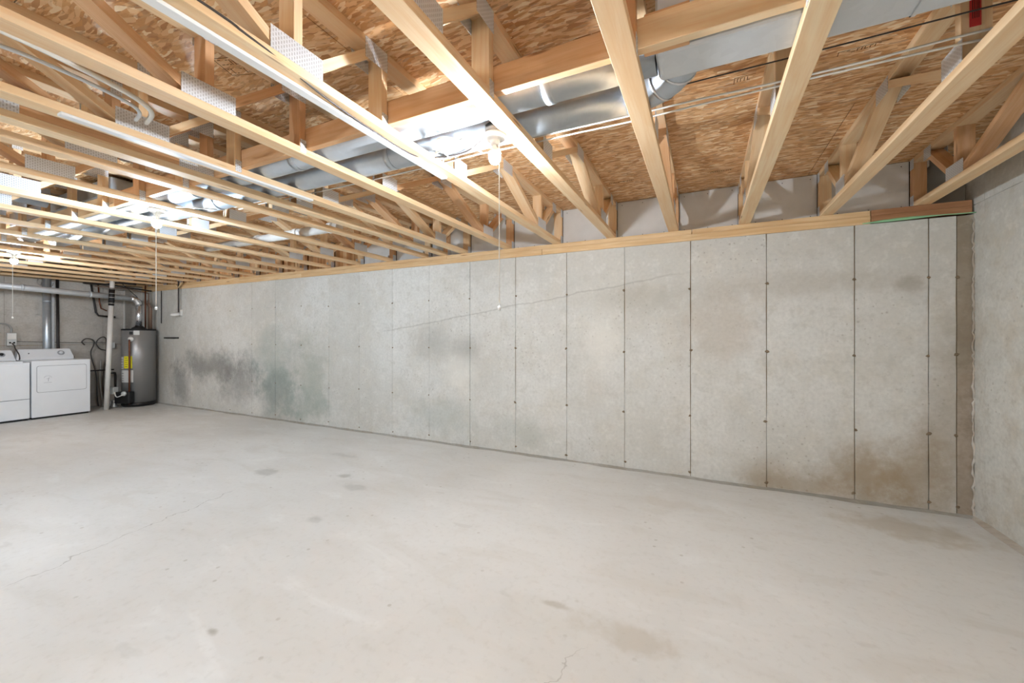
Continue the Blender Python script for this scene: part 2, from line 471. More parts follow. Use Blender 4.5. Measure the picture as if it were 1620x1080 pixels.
# back wall: a core, cast panels with open form seams, snapped ties
wall_back = thing('wall_back', (0, YB, 0), 'long pale cast concrete foundation wall with vertical form seams', 'wall', None, 'structure')
wbox('core', M_SEAM, -4.0, XR + 0.2, YB + 0.010, YB + 0.22, 0, HW, wall_back)
wbox('core', M_SEAMP, XL - 0.2, -4.0, YB + 0.006, YB + 0.22, 0, HW, wall_back)
seams = [1.1125 - 0.6123 * k for k in range(0, 19)]
edges = [1.714, 1.559] + seams + [XL - 0.02]
def jag_panel(name, mat, w_, h_, dep, gap, nz=11, amp=0.002):
    """upright panel in local xz, its front at y = 0, wavering side edges"""
    bm = bm_new()
    fl, fr, bl, br = [], [], [], []
    for i in range(nz + 1):
        z = h_ * i / nz
        a = gap / 2 + random.uniform(-amp, amp); b = gap / 2 + random.uniform(-amp, amp)
        fl.append(bm.verts.new((a, 0, z))); fr.append(bm.verts.new((w_ - b, 0, z)))
        bl.append(bm.verts.new((a, dep, z))); br.append(bm.verts.new((w_ - b, dep, z)))
    for i in range(nz):
        bm.faces.new((fl[i], fr[i], fr[i + 1], fl[i + 1]))
        bm.faces.new((bl[i], fl[i], fl[i + 1], bl[i + 1]))
        bm.faces.new((fr[i], br[i], br[i + 1], fr[i + 1]))
    bm.faces.new((fl[-1], fr[-1], br[-1], bl[-1])); bm.faces.new((fl[0], bl[0], br[0], fr[0]))
    return finish(bm, name, mat)
for a, b in zip(edges, edges[1:]):
    gap = 0.0062 if b > -2.8 else (0.004 if b > -4.2 else 0.0022)
    me = jag_panel('concrete_panel', M_WB, a - b, HW, 0.02, gap, amp=0.0021 if b > -2.8 else 0.0007)
    ob('concrete_panel', me, wall_back, (b, random.uniform(-0.002, 0.002), 0))
wbox('corner_strip', M_STRIP, 1.7185, XR + 0.05, YB + 0.004, YB + 0.03, 0, HW, wall_back)
# snapped tie stubs
def tie_mesh(seed):
    rn = random.Random(seed)
    bm = bm_new()
    bmesh.ops.create_icosphere(bm, subdivisions=1, radius=1)
    for v in bm.verts:
        v.co = Vector((v.co.x * 0.017 * rn.uniform(0.4, 1.4), v.co.y * 0.005, v.co.z * 0.012 * rn.uniform(0.6, 1.4)))
    return finish(bm, 'form_tie', M_TIE)
tie_me = [tie_mesh(i) for i in range(5)]
for i, sx in enumerate([1.714, 1.559] + seams[:15]):
    for j, tz in enumerate((1.80, 1.20, 0.59, 0.065)):
        s_ = 1.0 if sx > -2 else 0.75
        o = ob('form_tie', tie_me[(i * 3 + j) % 5], wall_back, (sx + random.uniform(-0.008, 0.008), -0.001, tz + random.uniform(-0.015, 0.015)), (0, random.uniform(-0.6, 0.6), 0))
        o.scale = (s_ * random.uniform(0.8, 1.3), 1, s_)

# right wall
wall_right = thing('wall_right', (XR, 0, 0), 'pale concrete end wall meeting the long wall at the bare corner', 'wall', None, 'structure')
wbox('core', M_SEAM, XR + 0.008, XR + 0.22, YF - 0.2, YB + 0.19, 0, ZO, wall_right)
ys = [YB + 0.12, 4.024] + [4.024 - 0.61 * k for k in range(1, 13)] + [YF - 0.1]
for a, b in zip(ys, ys[1:]):
    if a <= b: continue
    for z0, z1 in ((0, 2.322), (2.322, ZO)):
        me = jag_panel('concrete_panel', M_WR, a - b, z1 - z0 - 0.002, 0.02, 0.004, 8 if z0 == 0 else 2, 0.0008)
        ob('concrete_panel', me, wall_right, (random.uniform(-0.0015, 0.0015), b, z0 + 0.001), (0, 0, PI / 2)).location = (random.uniform(-0.001, 0.001), b, z0 + 0.001)
for o in wall_right.children:
    if o.name.startswith('concrete_panel'):
        o.rotation_euler = (0, 0, -PI / 2); o.location.y += 0; o.scale = (-1, 1, 1)
# rough mortar bead down the corner
bm = bm_new()
pts = [(XR - 0.004 + random.uniform(-0.006, 0.006), YB - 0.004, z * 0.025) for z in range(0, 90)]
add_tube(bm, [(p[0] - XR, p[1], p[2]) for p in pts], [random.uniform(0.003, 0.010) for _ in pts], 5)
ob('mortar_bead', finish(bm, 'mortar_bead', M_MORTAR), wall_right)

wall_left = thing('wall_left', (XL, 0, 0), 'far concrete wall behind the laundry machines and water heater', 'wall', None, 'structure')
wbox('core', M_SEAM, XL - 0.22, XL - 0.008, YF - 0.2, YB + 0.2, 0, ZO, wall_left)
ly = [YB + 0.01 - 0.61 * k for k in range(0, 14)]
for a, b in zip(ly, ly[1:]):
    for z0, z1 in ((0, 1.185), (1.185, HW + 0.1)):
        me = box_me('concrete_panel', M_WL, (0.03, a - b - (0.003 if z0 else 0.002), z1 - z0 - 0.006), 0.0)
        ob('concrete_panel', me, wall_left, (-0.015 + random.uniform(-0.001, 0.001), (a + b) / 2, (z0 + z1) / 2))
wall_front = wbox('wall_front', M_WR, XL - 0.2, XR + 0.2, YF - 0.2, YF, 0, ZO)
tag(wall_front, 'plain concrete wall closing the basement behind the viewer', 'wall', None, 'structure')

# slab joint along the wall foot
bm = bm_new()
n = 90
top, bot, back = [], [], []
for i in range(n + 1):
    x = XL + (XR - XL) * i / n
    wd = 0.035 + 0.012 * math.sin(i * 0.9) + random.uniform(-0.008, 0.008)
    bot.append(bm.verts.new((x, YB - wd, 0.0005)))
    top.append(bm.verts.new((x, YB - wd * 0.45, 0.012 + random.uniform(-0.004, 0.004))))
    back.append(bm.verts.new((x, YB + 0.002, 0.016 + random.uniform(-0.004, 0.004))))
for i in range(n):
    bm.faces.new((bot[i], bot[i + 1], top[i + 1], top[i])); bm.faces.new((top[i], top[i + 1], back[i + 1], back[i]))
tag(ob('baseboard_back', finish(bm, 'baseboard_back', M_JOINT)), 'rough grey mortar joint along the foot of the long wall', 'joint', None, 'structure')
bm = bm_new(); top, bot = [], []
for i in range(40):
    y = YF + (YB - YF) * i / 39
    wd = 0.03 + random.uniform(-0.01, 0.01)
    bot.append(bm.verts.new((XR - wd, y, 0.0005))); top.append(bm.verts.new((XR + 0.002, y, 0.022 + random.uniform(-0.006, 0.006))))
for i in range(39): bm.faces.new((bot[i], bot[i + 1], top[i + 1], top[i]))
tag(ob('baseboard_right', finish(bm, 'baseboard_right', M_MORTAR)), 'pale mortar fillet along the foot of the end wall', 'joint', None, 'structure')

# sill plates on the concrete
trim = thing('trim_1', (0, YB, HW), 'doubled lumber sill plate lying along the top of the long wall', 'sill plate', None, 'structure')
def plank(x0, x1, z0, z1, mat, y0=0.0):
    me = box_me('plank', mat, (x1 - x0 - 0.004, 0.14, z1 - z0 - 0.001), 0.002, 1)
    return ob('plank', me, trim, ((x0 + x1) / 2, 0.07 + y0 + random.uniform(-0.002, 0.002), (z0 + z1) / 2 - HW))
zm = HW + 0.062
plank(1.213, XR - 0.012, HW + 0.012, zm, M_SILLOLD, -0.012); plank(1.213, XR - 0.012, zm, ZT, M_SILLOLD, -0.012)
for x0, x1 in ((-1.62, 1.213), (-5.6, -1.62), (XL, -5.6)): plank(x0, x1, HW, zm, M_SILL, -0.01)
for x0, x1 in ((-0.1, 1.213), (-2.9, -0.1), (-7.2, -2.9), (XL, -7.2)): plank(x0, x1, zm, ZT, M_SILL, -0.006)
bm = bm_new()
ps = []
for i in range(17):
    t = i / 16
    ps.append((1.16 + 0.66 * t, -0.012 + random.uniform(-0.004, 0.004) - 0.008 * t, 0.006 + 0.012 * math.sin(t * 2.6) - 0.004 * t))
add_tube(bm, ps, [0.004 + 0.008 * math.sin(PI * min(1, i / 11)) for i in range(17)], 6)
ob('foam_seal', finish(bm, 'foam_seal', M_GREEN), trim)

# rim: backing boards and one panel per bay
rim = thing('trim_2', (0, YB + 0.1, ZT), 'rim of white board panels closing the bays between truss ends', 'rim board', None, 'structure')
wbox('backing', M_DARK, XL - 0.2, XR + 0.2, YB + 0.125, YB + 0.2, HW, ZO + 0.02, rim)
nail_me = None
bm = bm_new(); add_lathe(bm, [(0, 0.0), (0.004, 0.0), (0.004, 0.002), (0, 0.002)], 8)
nail_me = finish(bm, 'nail', M_NAIL)
bays = [(TX[0] + 0.05, XR - 0.006)] + [(TX[k + 1] + 0.047, TX[k] - 0.047) for k in range(len(TX) - 1)]
for i, (a, b) in enumerate(bays):
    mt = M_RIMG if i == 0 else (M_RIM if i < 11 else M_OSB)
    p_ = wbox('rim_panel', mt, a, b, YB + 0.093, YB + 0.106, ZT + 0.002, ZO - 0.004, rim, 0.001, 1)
    if 1 <= i < 7:
        for fx in (0.08, 0.5, 0.92):
            for zz in (0.028, 0.35):
                ob('nail', nail_me, p_, ((fx - 0.5) * (b - a) * 0.97, -0.0062, zz - 0.193), (PI / 2, 0, 0))

# subfloor sheets
ceiling = thing('ceiling', (0, 0, ZO), 'underside of the tan strand board subfloor above the trusses', 'subfloor', None, 'structure')
wbox('backing', M_DARK, XL - 0.2, XR + 0.2, YF - 0.2, YB + 0.2, ZO + 0.018, ZO + 0.05, ceiling)
sheet_cache = {}
row = 0
y1 = 4.262
while y1 > YF - 0.1:
    y0 = y1 - 1.22
    x1 = XR + 0.2 - (0.0 if row % 2 else 1.19)
    xs = []
    if row % 2 == 0: xs.append((x1, XR + 0.2))
    while x1 > XL - 0.2:
        xs.append((x1 - 2.384, x1)); x1 -= 2.384
    for a, b in xs:
        key = round(b - a, 3)
        if key not in sheet_cache: sheet_cache[key] = box_me('osb_sheet', M_OSB, (b - a - 0.004, 1.216, 0.018))
        ob('osb_sheet', sheet_cache[key], ceiling, ((a + b) / 2, (y0 + y1) / 2, 0.009))
    y1 = y0; row += 1

# printed stamps on the sheets: a frame and rows of marks too worn to read
def stamp(x, y, w_, h_, rot, rows, seed):
    rn = random.Random(seed); bm = bm_new()
    def bar(x0, y0, x1, y1): add_box(bm, min(x0, x1), max(x0, x1), min(y0, y1), max(y0, y1), -0.0006, 0.0)
    t_ = 0.003
    bar(-w_ / 2, -h_ / 2, w_ / 2, -h_ / 2 + t_); bar(-w_ / 2, -h_ / 2, -w_ / 2 + t_, h_ / 2)
    if seed % 2 == 0: bar(-w_ / 2, h_ / 2 - t_, w_ / 2, h_ / 2); bar(w_ / 2 - t_, -h_ / 2, w_ / 2, h_ / 2)
    for r in range(rows):
        yy = -h_ / 2 + h_ * (r + 0.5) / rows; x_ = -w_ / 2 + 0.015
        hh = h_ / rows * 0.28
        while x_ < w_ / 2 - 0.02:
            l = rn.uniform(0.006, 0.016)
            if rn.random() < 0.6: bar(x_, yy - hh, x_ + 0.0035, yy + hh)
            if rn.random() < 0.6: bar(x_, yy - hh, x_ + l, yy - hh + 0.0035)
            if rn.random() < 0.4: bar(x_, yy + hh - 0.0035, x_ + l, yy + hh)
            x_ += l + 0.006
    ob('stamp', finish(bm, 'stamp', M_PRINT), ceiling, (x, y, -0.0002), (0, 0, rot))
for a_ in [(-2.19, 1.24, 0.14, 0.13, 0.35, 2, 2), (0.20, 2.50, 0.10, 0.06, 0.02, 1, 3), (0.70, 2.48, 0.20, 0.035, -0.05, 1, 5), (0.14, 3.81, 0.17, 0.03, 0.04, 1, 7),
           (-0.67, 3.69, 0.22, 0.03, 0.05, 1, 9), (-4.66, 1.47, 0.2, 0.12, 0.5, 2, 4), (-1.12, 2.45, 0.2, 0.04, 0.1, 1, 11)]:
    stamp(*a_)

# ------------------------------------------------------------------ floor trusses
TW, TT = 0.089, 0.038
YE0, YE1 = YF + 0.02, YB + 0.085
box_cache = {}
def shared_box(name, mat, dims, bev=0.0015):
    k = (name, mat.name, tuple(round(d, 4) for d in dims))
    if k not in box_cache: box_cache[k] = box_me(name, mat, dims, bev, 1)
    return box_cache[k]
def yz_matrix(y, z, dy, dz):
    ex = Vector((0, dy, dz)).normalized(); ey = Vector((1, 0, 0)); ez = ex.cross(ey)
    m = Matrix.Identity(4)
    for i in range(3):
        m[i][0], m[i][1], m[i][2] = ex[i], ey[i], ez[i]
    m[0][3], m[1][3], m[2][3] = 0, y, z
    return m
ZB_, ZT_ = TT, DEP - TT      # inner faces of the chords, relative to the truss base
web_cache = {}
def web_mesh(ya, yb, mat, name):
    """web from (ya, top of bottom chord) to (yb, underside of top chord), ends cut level"""
    k = (round(yb - ya, 3), mat.name, name)
    if k in web_cache: return web_cache[k]
    L = math.hypot(yb - ya, ZT_ - ZB_)
    ex = Vector((0, (yb - ya) / L, (ZT_ - ZB_) / L)); ez = ex.cross(Vector((1, 0, 0)))
    hw = TT / 2 / abs(ex.z)
    cy, cz = (ya + yb) / 2, (ZT_ + ZB_) / 2
    poly = [(ya - hw, ZB_), (ya + hw, ZB_), (yb + hw, ZT_), (yb - hw, ZT_)]
    bm = bm_new(); A, B = [], []
    for (y, z) in poly:
        d = Vector((0, y - cy, z - cz))
        lx, lz = d.dot(ex), d.dot(ez)
        A.append(bm.verts.new((lx, -TW / 2 + 0.0007, lz))); B.append(bm.verts.new((lx, TW / 2 - 0.0007, lz)))
    bm.faces.new(A); bm.faces.new(B[::-1])
    for i in range(4): bm.faces.new((A[i], B[i], B[(i + 1) % 4], A[(i + 1) % 4]))
    web_cache[k] = finish(bm, name, mat)
    return web_cache[k]
POSTS = [3.60, 2.135, 1.492, 1.03, -0.25, -1.55, -2.85]
DIAGS = [(3.63, 3.99), (3.57, 2.90), (2.19, 2.82), (1.07, 1.43), (0.99, 0.44), (-0.21, 0.36), (-0.29, -0.87), (-1.51, -0.94), (-1.59, -2.17), (-2.81, -2.24), (-2.89, -3.45)]
PLATES = [(3.61, 0.078, 0.20, 0.085), (2.175, 0.078, 0.145, 0.085), (1.03, 0.078, 0.22, 0.085), (-0.25, 0.078, 0.2, 0.085), (-1.55, 0.078, 0.2, 0.085), (-2.85, 0.078, 0.2, 0.085),
          (3.96, 0.335, 0.10, 0.085), (2.86, 0.335, 0.16, 0.085), (2.14, 0.335, 0.08, 0.085), (1.44, 0.335, 0.14, 0.095), (1.03, 0.35, 0.05, 0.07), (0.40, 0.335, 0.16, 0.085), (-0.9, 0.335, 0.16, 0.085), (-2.2, 0.335, 0.16, 0.085),
          (1.495, 0.045, 0.036, 0.07), (4.2, 0.05, 0.06, 0.08), (4.2, 0.34, 0.06, 0.08)]
def build_truss(root, wood, webw, plates=None):
    L = YE1 - YE0; yc = (YE0 + YE1) / 2
    ob('bottom_chord', shared_box('bottom_chord', wood, (L, TW, TT)), root, mtx=yz_matrix(yc, TT / 2, 1, 0))
    ob('top_chord', shared_box('top_chord', wood, (L, TW, TT)), root, mtx=yz_matrix(yc, DEP - TT / 2, 1, 0))
    for y in (YE1 - TT / 2, YE0 + TT / 2):
        ob('end_post', shared_box('end_post', webw, (ZT_ - ZB_, TW - 0.0014, TT)), root, mtx=yz_matrix(y, DEP / 2, 0, 1))
    for y in POSTS:
        ob('post', shared_box('post', webw, (ZT_ - ZB_, TW - 0.0014, TT)), root, mtx=yz_matrix(y, DEP / 2, 0, 1))
    for ya, yb in DIAGS:
        ob('web', web_mesh(ya, yb, webw, 'web'), root, mtx=yz_matrix((ya + yb) / 2, DEP / 2, yb - ya, ZT_ - ZB_))
    for (y, z, l, h_) in (PLATES if plates is None else plates):
        for s_ in (-1, 1):
            m = yz_matrix(y, z, 1, 0)
            m[0][3] = s_ * (TW / 2 + 0.0008)
            ob('nail_plate', shared_box('nail_plate', M_PLATE, (l, 0.0018, h_), 0.0), root, mtx=m)
ORD = ['first', 'second', 'third', 'fourth', 'fifth', 'sixth', 'seventh', 'eighth', 'ninth', 'tenth', 'eleventh', 'twelfth', 'thirteenth', 'fourteenth', 'fifteenth', 'sixteenth', 'seventeenth', 'eighteenth', 'nineteenth', 'twentieth', 'twenty-first']
extra = {0: ', hard beside the end wall', 1: ', carrying a red tag on its post', 4: ', with the first bulb fixture on its flank', 5: ', with a white channel under its chord', 7: ', with a white channel starting partway along', 9: ', just past the solid girder truss'}
for k, x in enumerate(TX):
    t = thing('floor_truss', (x, 0, ZT), 'pine floor truss, %s from the bare corner%s' % (ORD[k], extra.get(k, '')), 'floor truss', 'floor trusses spanning the ceiling')
    build_truss(t, M_WOOD, M_WOOD if k % 3 else M_WOODR)
# girder truss squeezed between two of the row, its bottom chord built up of stacked boards
XG = -2.945
t = thing('girder_truss', (XG, 0, ZT), 'girder truss with reddish stacked boards squeezed between two ordinary pine trusses', 'girder truss')
build_truss(t, M_WOOD, M_WOODR, [p for p in PLATES if p[1] > 0.2 or p[0] > 1.6])
for i in (1, 2, 3):
    ob('chord_board', shared_box('chord_board', M_WOODR, (1.36 - YE0, TW + 0.004 - 0.001 * i, TT - 0.001)), t, mtx=yz_matrix((1.36 + YE0) / 2, TT * (i + 0.5), 1, 0))
for y, l in ((1.415, 0.19), (0.60, 0.17)):
    m = yz_matrix(y, 0.082, 1, 0); m[0][3] = TW / 2 + 0.0034
    ob('nail_plate', shared_box('nail_plate', M_PLATE, (l, 0.0018, 0.095), 0.0), t, mtx=m)

# strongback boards lying on the bottom chords beside the chase
SBY0, SBY1 = 1.513, 1.551
sb_spans = [(TX[3] + 0.0, XR - 0.15, 'runs to the end wall'), (-4.3, TX[3] - 0.003, 'over the first bulb'), (XL + 0.1, -4.3, 'towards the laundry corner')]
for i, (a, b, wd) in enumerate(sb_spans):
    o = wbox('strongback_board', M_WOODR if i == 1 else M_WOOD, a, b, SBY0, SBY1, ZT + TT + 0.0005, ZT + TT + 0.0005 + 0.112, None, 0.002, 1)  # redder wood over the first bulb: shading put into its colour
    if i == 0: o.location.y -= 0.0
    tag(o, 'long lumber brace on edge across the trusses, %s' % wd, 'brace', 'braces across the trusses')
    if i == 0: o.location.z += 0.0
# scab board at the splice
sc_ = wbox('scab_board', M_WOODR, -0.20, -0.045, SBY1 + 0.001, SBY1 + 0.02, ZT + TT + 0.001, ZT + TT + 0.15, None, 0.002, 1)
tag(sc_, 'short brown scab board behind the splice of the cross brace', 'board')

# white cable channels under two chords
def channel(x, y0, y1, label):
    o = wbox('cable_channel', M_CHAN, x - 0.021, x + 0.021, y0, y1, ZT - 0.014, ZT - 0.0005, None, 0.002, 1)
    tag(o, label, 'cable channel', 'white channels under the trusses')
channel(TX[5] - 0.030, -2.6, 2.10, 'long white channel strip beneath the truss chord nearest the first bulb')
channel(TX[7] + 0.028, 0.735, 2.02, 'shorter white channel strip beneath the chord beside the girder truss')

# ------------------------------------------------------------------ ducts in the chase
ZD = ZT + TT + 0.0765
def duct_x(name, x0, x1, y, z, r, mat, label, cat='duct', group=None, joints=()):
    t = thing(name, (x0, y, z - r), label, cat, group)
    tube('pipe', mat, [(x0, y, z), (x1, y, z)], r, t, 24)
    for xj in joints:
        tube('joint_band', mat, [(xj - 0.02, y, z), (xj + 0.02, y, z)], r + 0.004, t, 24)
    return t
duct_x('round_duct', -6.9, -0.17, 1.681, ZD, 0.076, M_GALV, 'round galvanised duct lying against the cross brace', 'duct', 'round ducts in the truss chase', (-0.62, -2.3, -3.45))
t = duct_x('round_duct', -6.9, -0.27, 1.925, ZD, 0.076, M_GALV, 'round galvanised duct with an elbow, farther from the cross brace', 'duct', 'round ducts in the truss chase', (-0.30, -1.75, -3.6))
# elbow from the second duct into the trunk
el = []
for i in range(7):
    a = PI / 2 * i / 6
    el.append((-0.27 + 0.20 * math.sin(a), 1.925 - 0.20 * (1 - math.cos(a)) , ZD + 0.02 * i / 6))
e_ = tube('elbow', M_GALV, el, 0.0765, t, 20)
for i in (2, 4):
    p0, p1 = Vector(el[i]), Vector(el[i + 1])
    tube('elbow_ring', M_FOIL, [p0 - (p1 - p0) * 0.06, p0 + (p1 - p0) * 0.16], 0.080, t, 20)
# rectangular trunk to the end wall
t = thing('trunk_duct', (0, 1.65, ZT + TT), 'wide rectangular sheet metal trunk duct running to the end wall', 'duct')
wbox('trunk', M_GALVD, -0.165, XR - 0.02, 1.575, 1.762, ZT + TT + 0.004, ZT + TT + 0.255, t, 0.018, 3)
for xj in (0.62, 1.25): wbox('joint_band', M_GALVD, xj - 0.012, xj + 0.012, 1.572, 1.765, ZT + TT + 0.001, ZT + TT + 0.258, t, 0.018, 3)
lathe('takeoff_collar', M_GALVD, [(0.0, 0), (0.052, 0), (0.052, 0.09), (0, 0.09)], t, (-0.07, 1.66, ZT + TT + 0.254), 20)
# wider trunk over the second bulb
t = thing('trunk_duct', (-5.5, 1.8, ZT + TT), 'wide flat sheet metal trunk duct above the second bulb', 'duct')
wbox('trunk', M_GALV, -6.9, -4.50, 1.56, 2.10, ZT + TT + 0.16, ZT + TT + 0.30, t, 0.012, 2)
# round duct running with the trusses, far bay
tt = thing('round_duct', (-5.33, 1.5, 2.5), 'bluish round duct running lengthways in a far truss bay', 'duct')
tube('pipe', M_GALV, [(-5.33, -3.4, 2.565), (-5.33, 1.42, 2.565)], 0.062, tt, 20)
for yj in (0.2, 1.05): tube('joint_band', M_GALV, [(-5.33, yj, 2.565), (-5.33, yj + 0.03, 2.565)], 0.066, tt, 20)
# white drain pipe crossing beyond the chase
t = thing('drain_pipe', (-4.2, 2.87, ZT + TT), 'white plastic drain pipe crossing the far truss bays', 'pipe')
tube('pipe', M_PVC, [(-5.6, 2.85, ZT + TT + 0.05), (-3.32, 2.88, ZT + TT + 0.06)], 0.045, t, 16)
for xj in (-4.62, -3.95, -3.42):
    tube('coupling', M_PVC, [(xj - 0.03, 2.867, ZT + TT + 0.055), (xj + 0.03, 2.868, ZT + TT + 0.055)], 0.054, t, 16)

# ------------------------------------------------------------------ cables
def cable(pts, r, mat, label, sm=6, group='cables strung through the trusses'):
    o = tube('cable', mat, pts, r, None, 6, sm)
    return tag(o, label, 'cable', group)
zc = ZT + TT + 0.012
def run(y, z, x0, x1, sag=0.01, wob=0.006):
    pts = []
    x = x0
    while x < x1 + 0.001:
        pts.append((x, y + random.uniform(-wob, wob), z + random.uniform(0, sag)))
        x += PITCH / 2
    return pts
cable(run(2.035, zc + 0.03, -3.6, 1.7), 0.0045, M_CABW, 'white cable pair strung past the first bulb, nearer strand')
cable(run(2.075, zc + 0.022, -3.6, 1.7), 0.0045, M_CABW, 'white cable pair strung past the first bulb, strand nearer the long wall')
cable(run(1.80, zc + 0.03, 0.0, 1.7, 0.006, 0.003), 0.003, M_CABD, 'thin dark cable strung below the trunk duct')
cable(run(2.02, zc + 0.11, -0.25, 1.7, 0.008, 0.004), 0.003, M_CABD, 'thin dark cable strung high through the last bays')
cable([(TX[5] + 0.046, -2.5, ZT + 0.02), (TX[5] + 0.047, 0.4, ZT + 0.03), (TX[5] + 0.046, 0.85, ZT + 0.02), (TX[5] + 0.02, 1.15, ZT - 0.004), (TX[5] - 0.005, 1.45, ZT - 0.004), (TX[5] + 0.0, 1.75, ZT - 0.004), (TX[5] + 0.047, 1.9, ZT + 0.03), (-1.2, 1.9, ZT + 0.022), (-1.01, 1.79, ZT + 0.02)],
      0.004, M_CABD, 'dark cable stapled along the chord and looping to the first bulb')
cable([(-1.38, 1.86, ZT + 0.03), (-1.2, 1.80, ZT + 0.031), (-1.08, 1.74, ZT + 0.012), (-1.01, 1.77, ZT + 0.02)], 0.0045, M_CABW, 'short white cable arching into the first bulb box')
cable([(-1.34, 1.95, ZT + 0.03), (-1.27, 1.72, ZT + 0.012), (-1.16, 1.70, ZT + 0.0), (-1.13, 1.97, ZT + 0.03)], 0.0045, M_CABW, 'loose white cable loop hanging beside the first bulb')
cable([(-3.60, 1.9, ZT + 0.028), (-3.72, 1.75, ZT + 0.02), (-3.9, 1.66, ZT + 0.02)], 0.005, M_CABW, 'white cable running into the second bulb box')
cable([(-2.35, -1.2, ZT + 0.09), (-2.36, 0.0, ZT + 0.10), (-2.32, 0.45, ZT + 0.11), (-2.30, 0.80, ZT + 0.075), (-2.34, 0.95, ZT + 0.05), (-2.5, 1.0, ZT + 0.05)], 0.011, M_CABW, 'thick pale cable sagging between two near trusses', 8)
cable([(-2.38, -1.2, ZT + 0.06), (-2.39, 0.2, ZT + 0.07), (-2.36, 0.62, ZT + 0.075), (-2.37, 0.9, ZT + 0.05), (-2.5, 0.96, ZT + 0.044)], 0.008, M_GALVD, 'grey cable bundled beneath the thick pale cable', 8)
cable([(-4.6, 0.9, ZT + 0.08), (-4.62, 1.0, ZT + 0.07), (-4.66, 1.08, ZT + 0.1), (-4.72, 1.12, ZT + 0.15)], 0.008, M_CABW, 'short white cable end curling out of a far bay')

# red tag stapled to the chase post of the second truss, with printed lines
t = wbox('red_tag', M_RED, TX[1] - 0.020, TX[1] + 0.012, 2.135 - TT / 2 - 0.0025, 2.135 - TT / 2 - 0.0008, ZT + 0.16, ZT + 0.33)
tag(t, 'red printed tag stapled to a truss post near the end wall', 'tag')
for i, dx in enumerate((-0.008, -0.002, 0.004, 0.009)):
    wbox('print_line', M_INK, TX[1] - 0.004 + dx - 0.0012, TX[1] - 0.004 + dx + 0.0012, 2.135 - TT / 2 - 0.003, 2.135 - TT / 2 - 0.0024, ZT + 0.19, ZT + 0.29 + 0.01 * (i % 2), t)

# ------------------------------------------------------------------ bulb fixtures with pull strings
bulb_lab = ['bare bulb in a white porcelain holder nearest the viewer, with a long pull string', 'bare bulb holder with pull string over the middle of the floor', 'bare bulb holder with pull string over the washing machine',
            'added bare bulb holder, unseen behind the viewer near the end wall', 'added bare bulb holder, unseen behind the viewer in the middle', 'added bare bulb holder, unseen behind the viewer towards the laundry end']
holder_prof = [(0, 0.0), (0.055, 0.0), (0.060, -0.006), (0.058, -0.016), (0.046, -0.024), (0.028, -0.030), (0.022, -0.040), (0.021, -0.052), (0, -0.052)]
collar_prof = [(0.0, 0.0), (0.0135, 0.0), (0.0145, -0.014), (0.026, -0.030), (0.0335, -0.039), (0.0335, -0.042), (0.0, -0.042)]  # opaque collar added to cut the bulb's upward light on the ducts
bulb_prof = [(0.0, -0.0422), (0.0300, -0.0422), (0.0310, -0.055), (0.0305, -0.068), (0.026, -0.084), (0.017, -0.094), (0.0, -0.098)]
for i, (bx, by, bz, rad, col) in enumerate(BULBS):
    zt = bz + 0.065 + 0.05            # underside of the box
    t = thing('bulb_fixture', (bx, by, zt), bulb_lab[i], 'light', 'pull-string bulb fixtures')
    lathe('junction_box', M_STEEL, [(0, 0.0), (0.050, 0.0), (0.050, 0.042), (0, 0.042)], t, (bx, by, zt), 8)
    lathe('lampholder', M_PORC, holder_prof, t, (bx, by, zt), 28)
    b = lathe('bulb', mat_bulb(i, rad, col), bulb_prof, t, (bx, by, zt - 0.0505), 10)
    lathe('bulb_shield_collar', M_PORC, collar_prof, t, (bx, by, zt - 0.0505), 16)
    zs = 1.50 if i == 0 else 1.58
    s_ = tube('pull_string', M_CABW, [(bx + 0.026, by - 0.014, zt - 0.028), (bx + 0.036, by - 0.019, zt - 0.05), (bx + 0.036, by - 0.019, zs)], 0.0027, t, 6)
    if i < 3: lathe('pull_knob', M_PORC, [(0, 0), (0.006, 0), (0.009, -0.012), (0.006, -0.024), (0, -0.024)], t, (bx + 0.036, by - 0.019, zs), 10)
    wbox('box_bracket', M_STEEL, bx - 0.01, bx + 0.049, by - 0.012, by + 0.012, zt + 0.030, zt + 0.040, t)

# ------------------------------------------------------------------ laundry machines
def rounded_panel(name, mat, y0, y1, z0, z1, x0, x1, r, parent, n=6):
    """rounded rectangle in the yz plane, extruded from x0 to x1"""
    bm = bm_new(); A, B = [], []
    for cy, cz, a0 in ((y1 - r, z1 - r, 0), (y0 + r, z1 - r, PI / 2), (y0 + r, z0 + r, PI), (y1 - r, z0 + r, 1.5 * PI)):
        for k in range(n + 1):
            a = a0 + PI / 2 * k / n
            A.append((cy + r * math.cos(a), cz + r * math.sin(a)))
    off = world_loc(parent)
    va = [bm.verts.new((x0 - off.x, y - off.y, z - off.z)) for y, z in A]
    vb = [bm.verts.new((x1 - off.x, y - off.y, z - off.z)) for y, z in A]
    bm.faces.new(va); bm.faces.new(vb)
    for k in range(len(A)): bm.faces.new((va[k], va[(k + 1) % len(A)], vb[(k + 1) % len(A)], vb[k]))
    return ob(name, finish(bm, name, mat), parent)
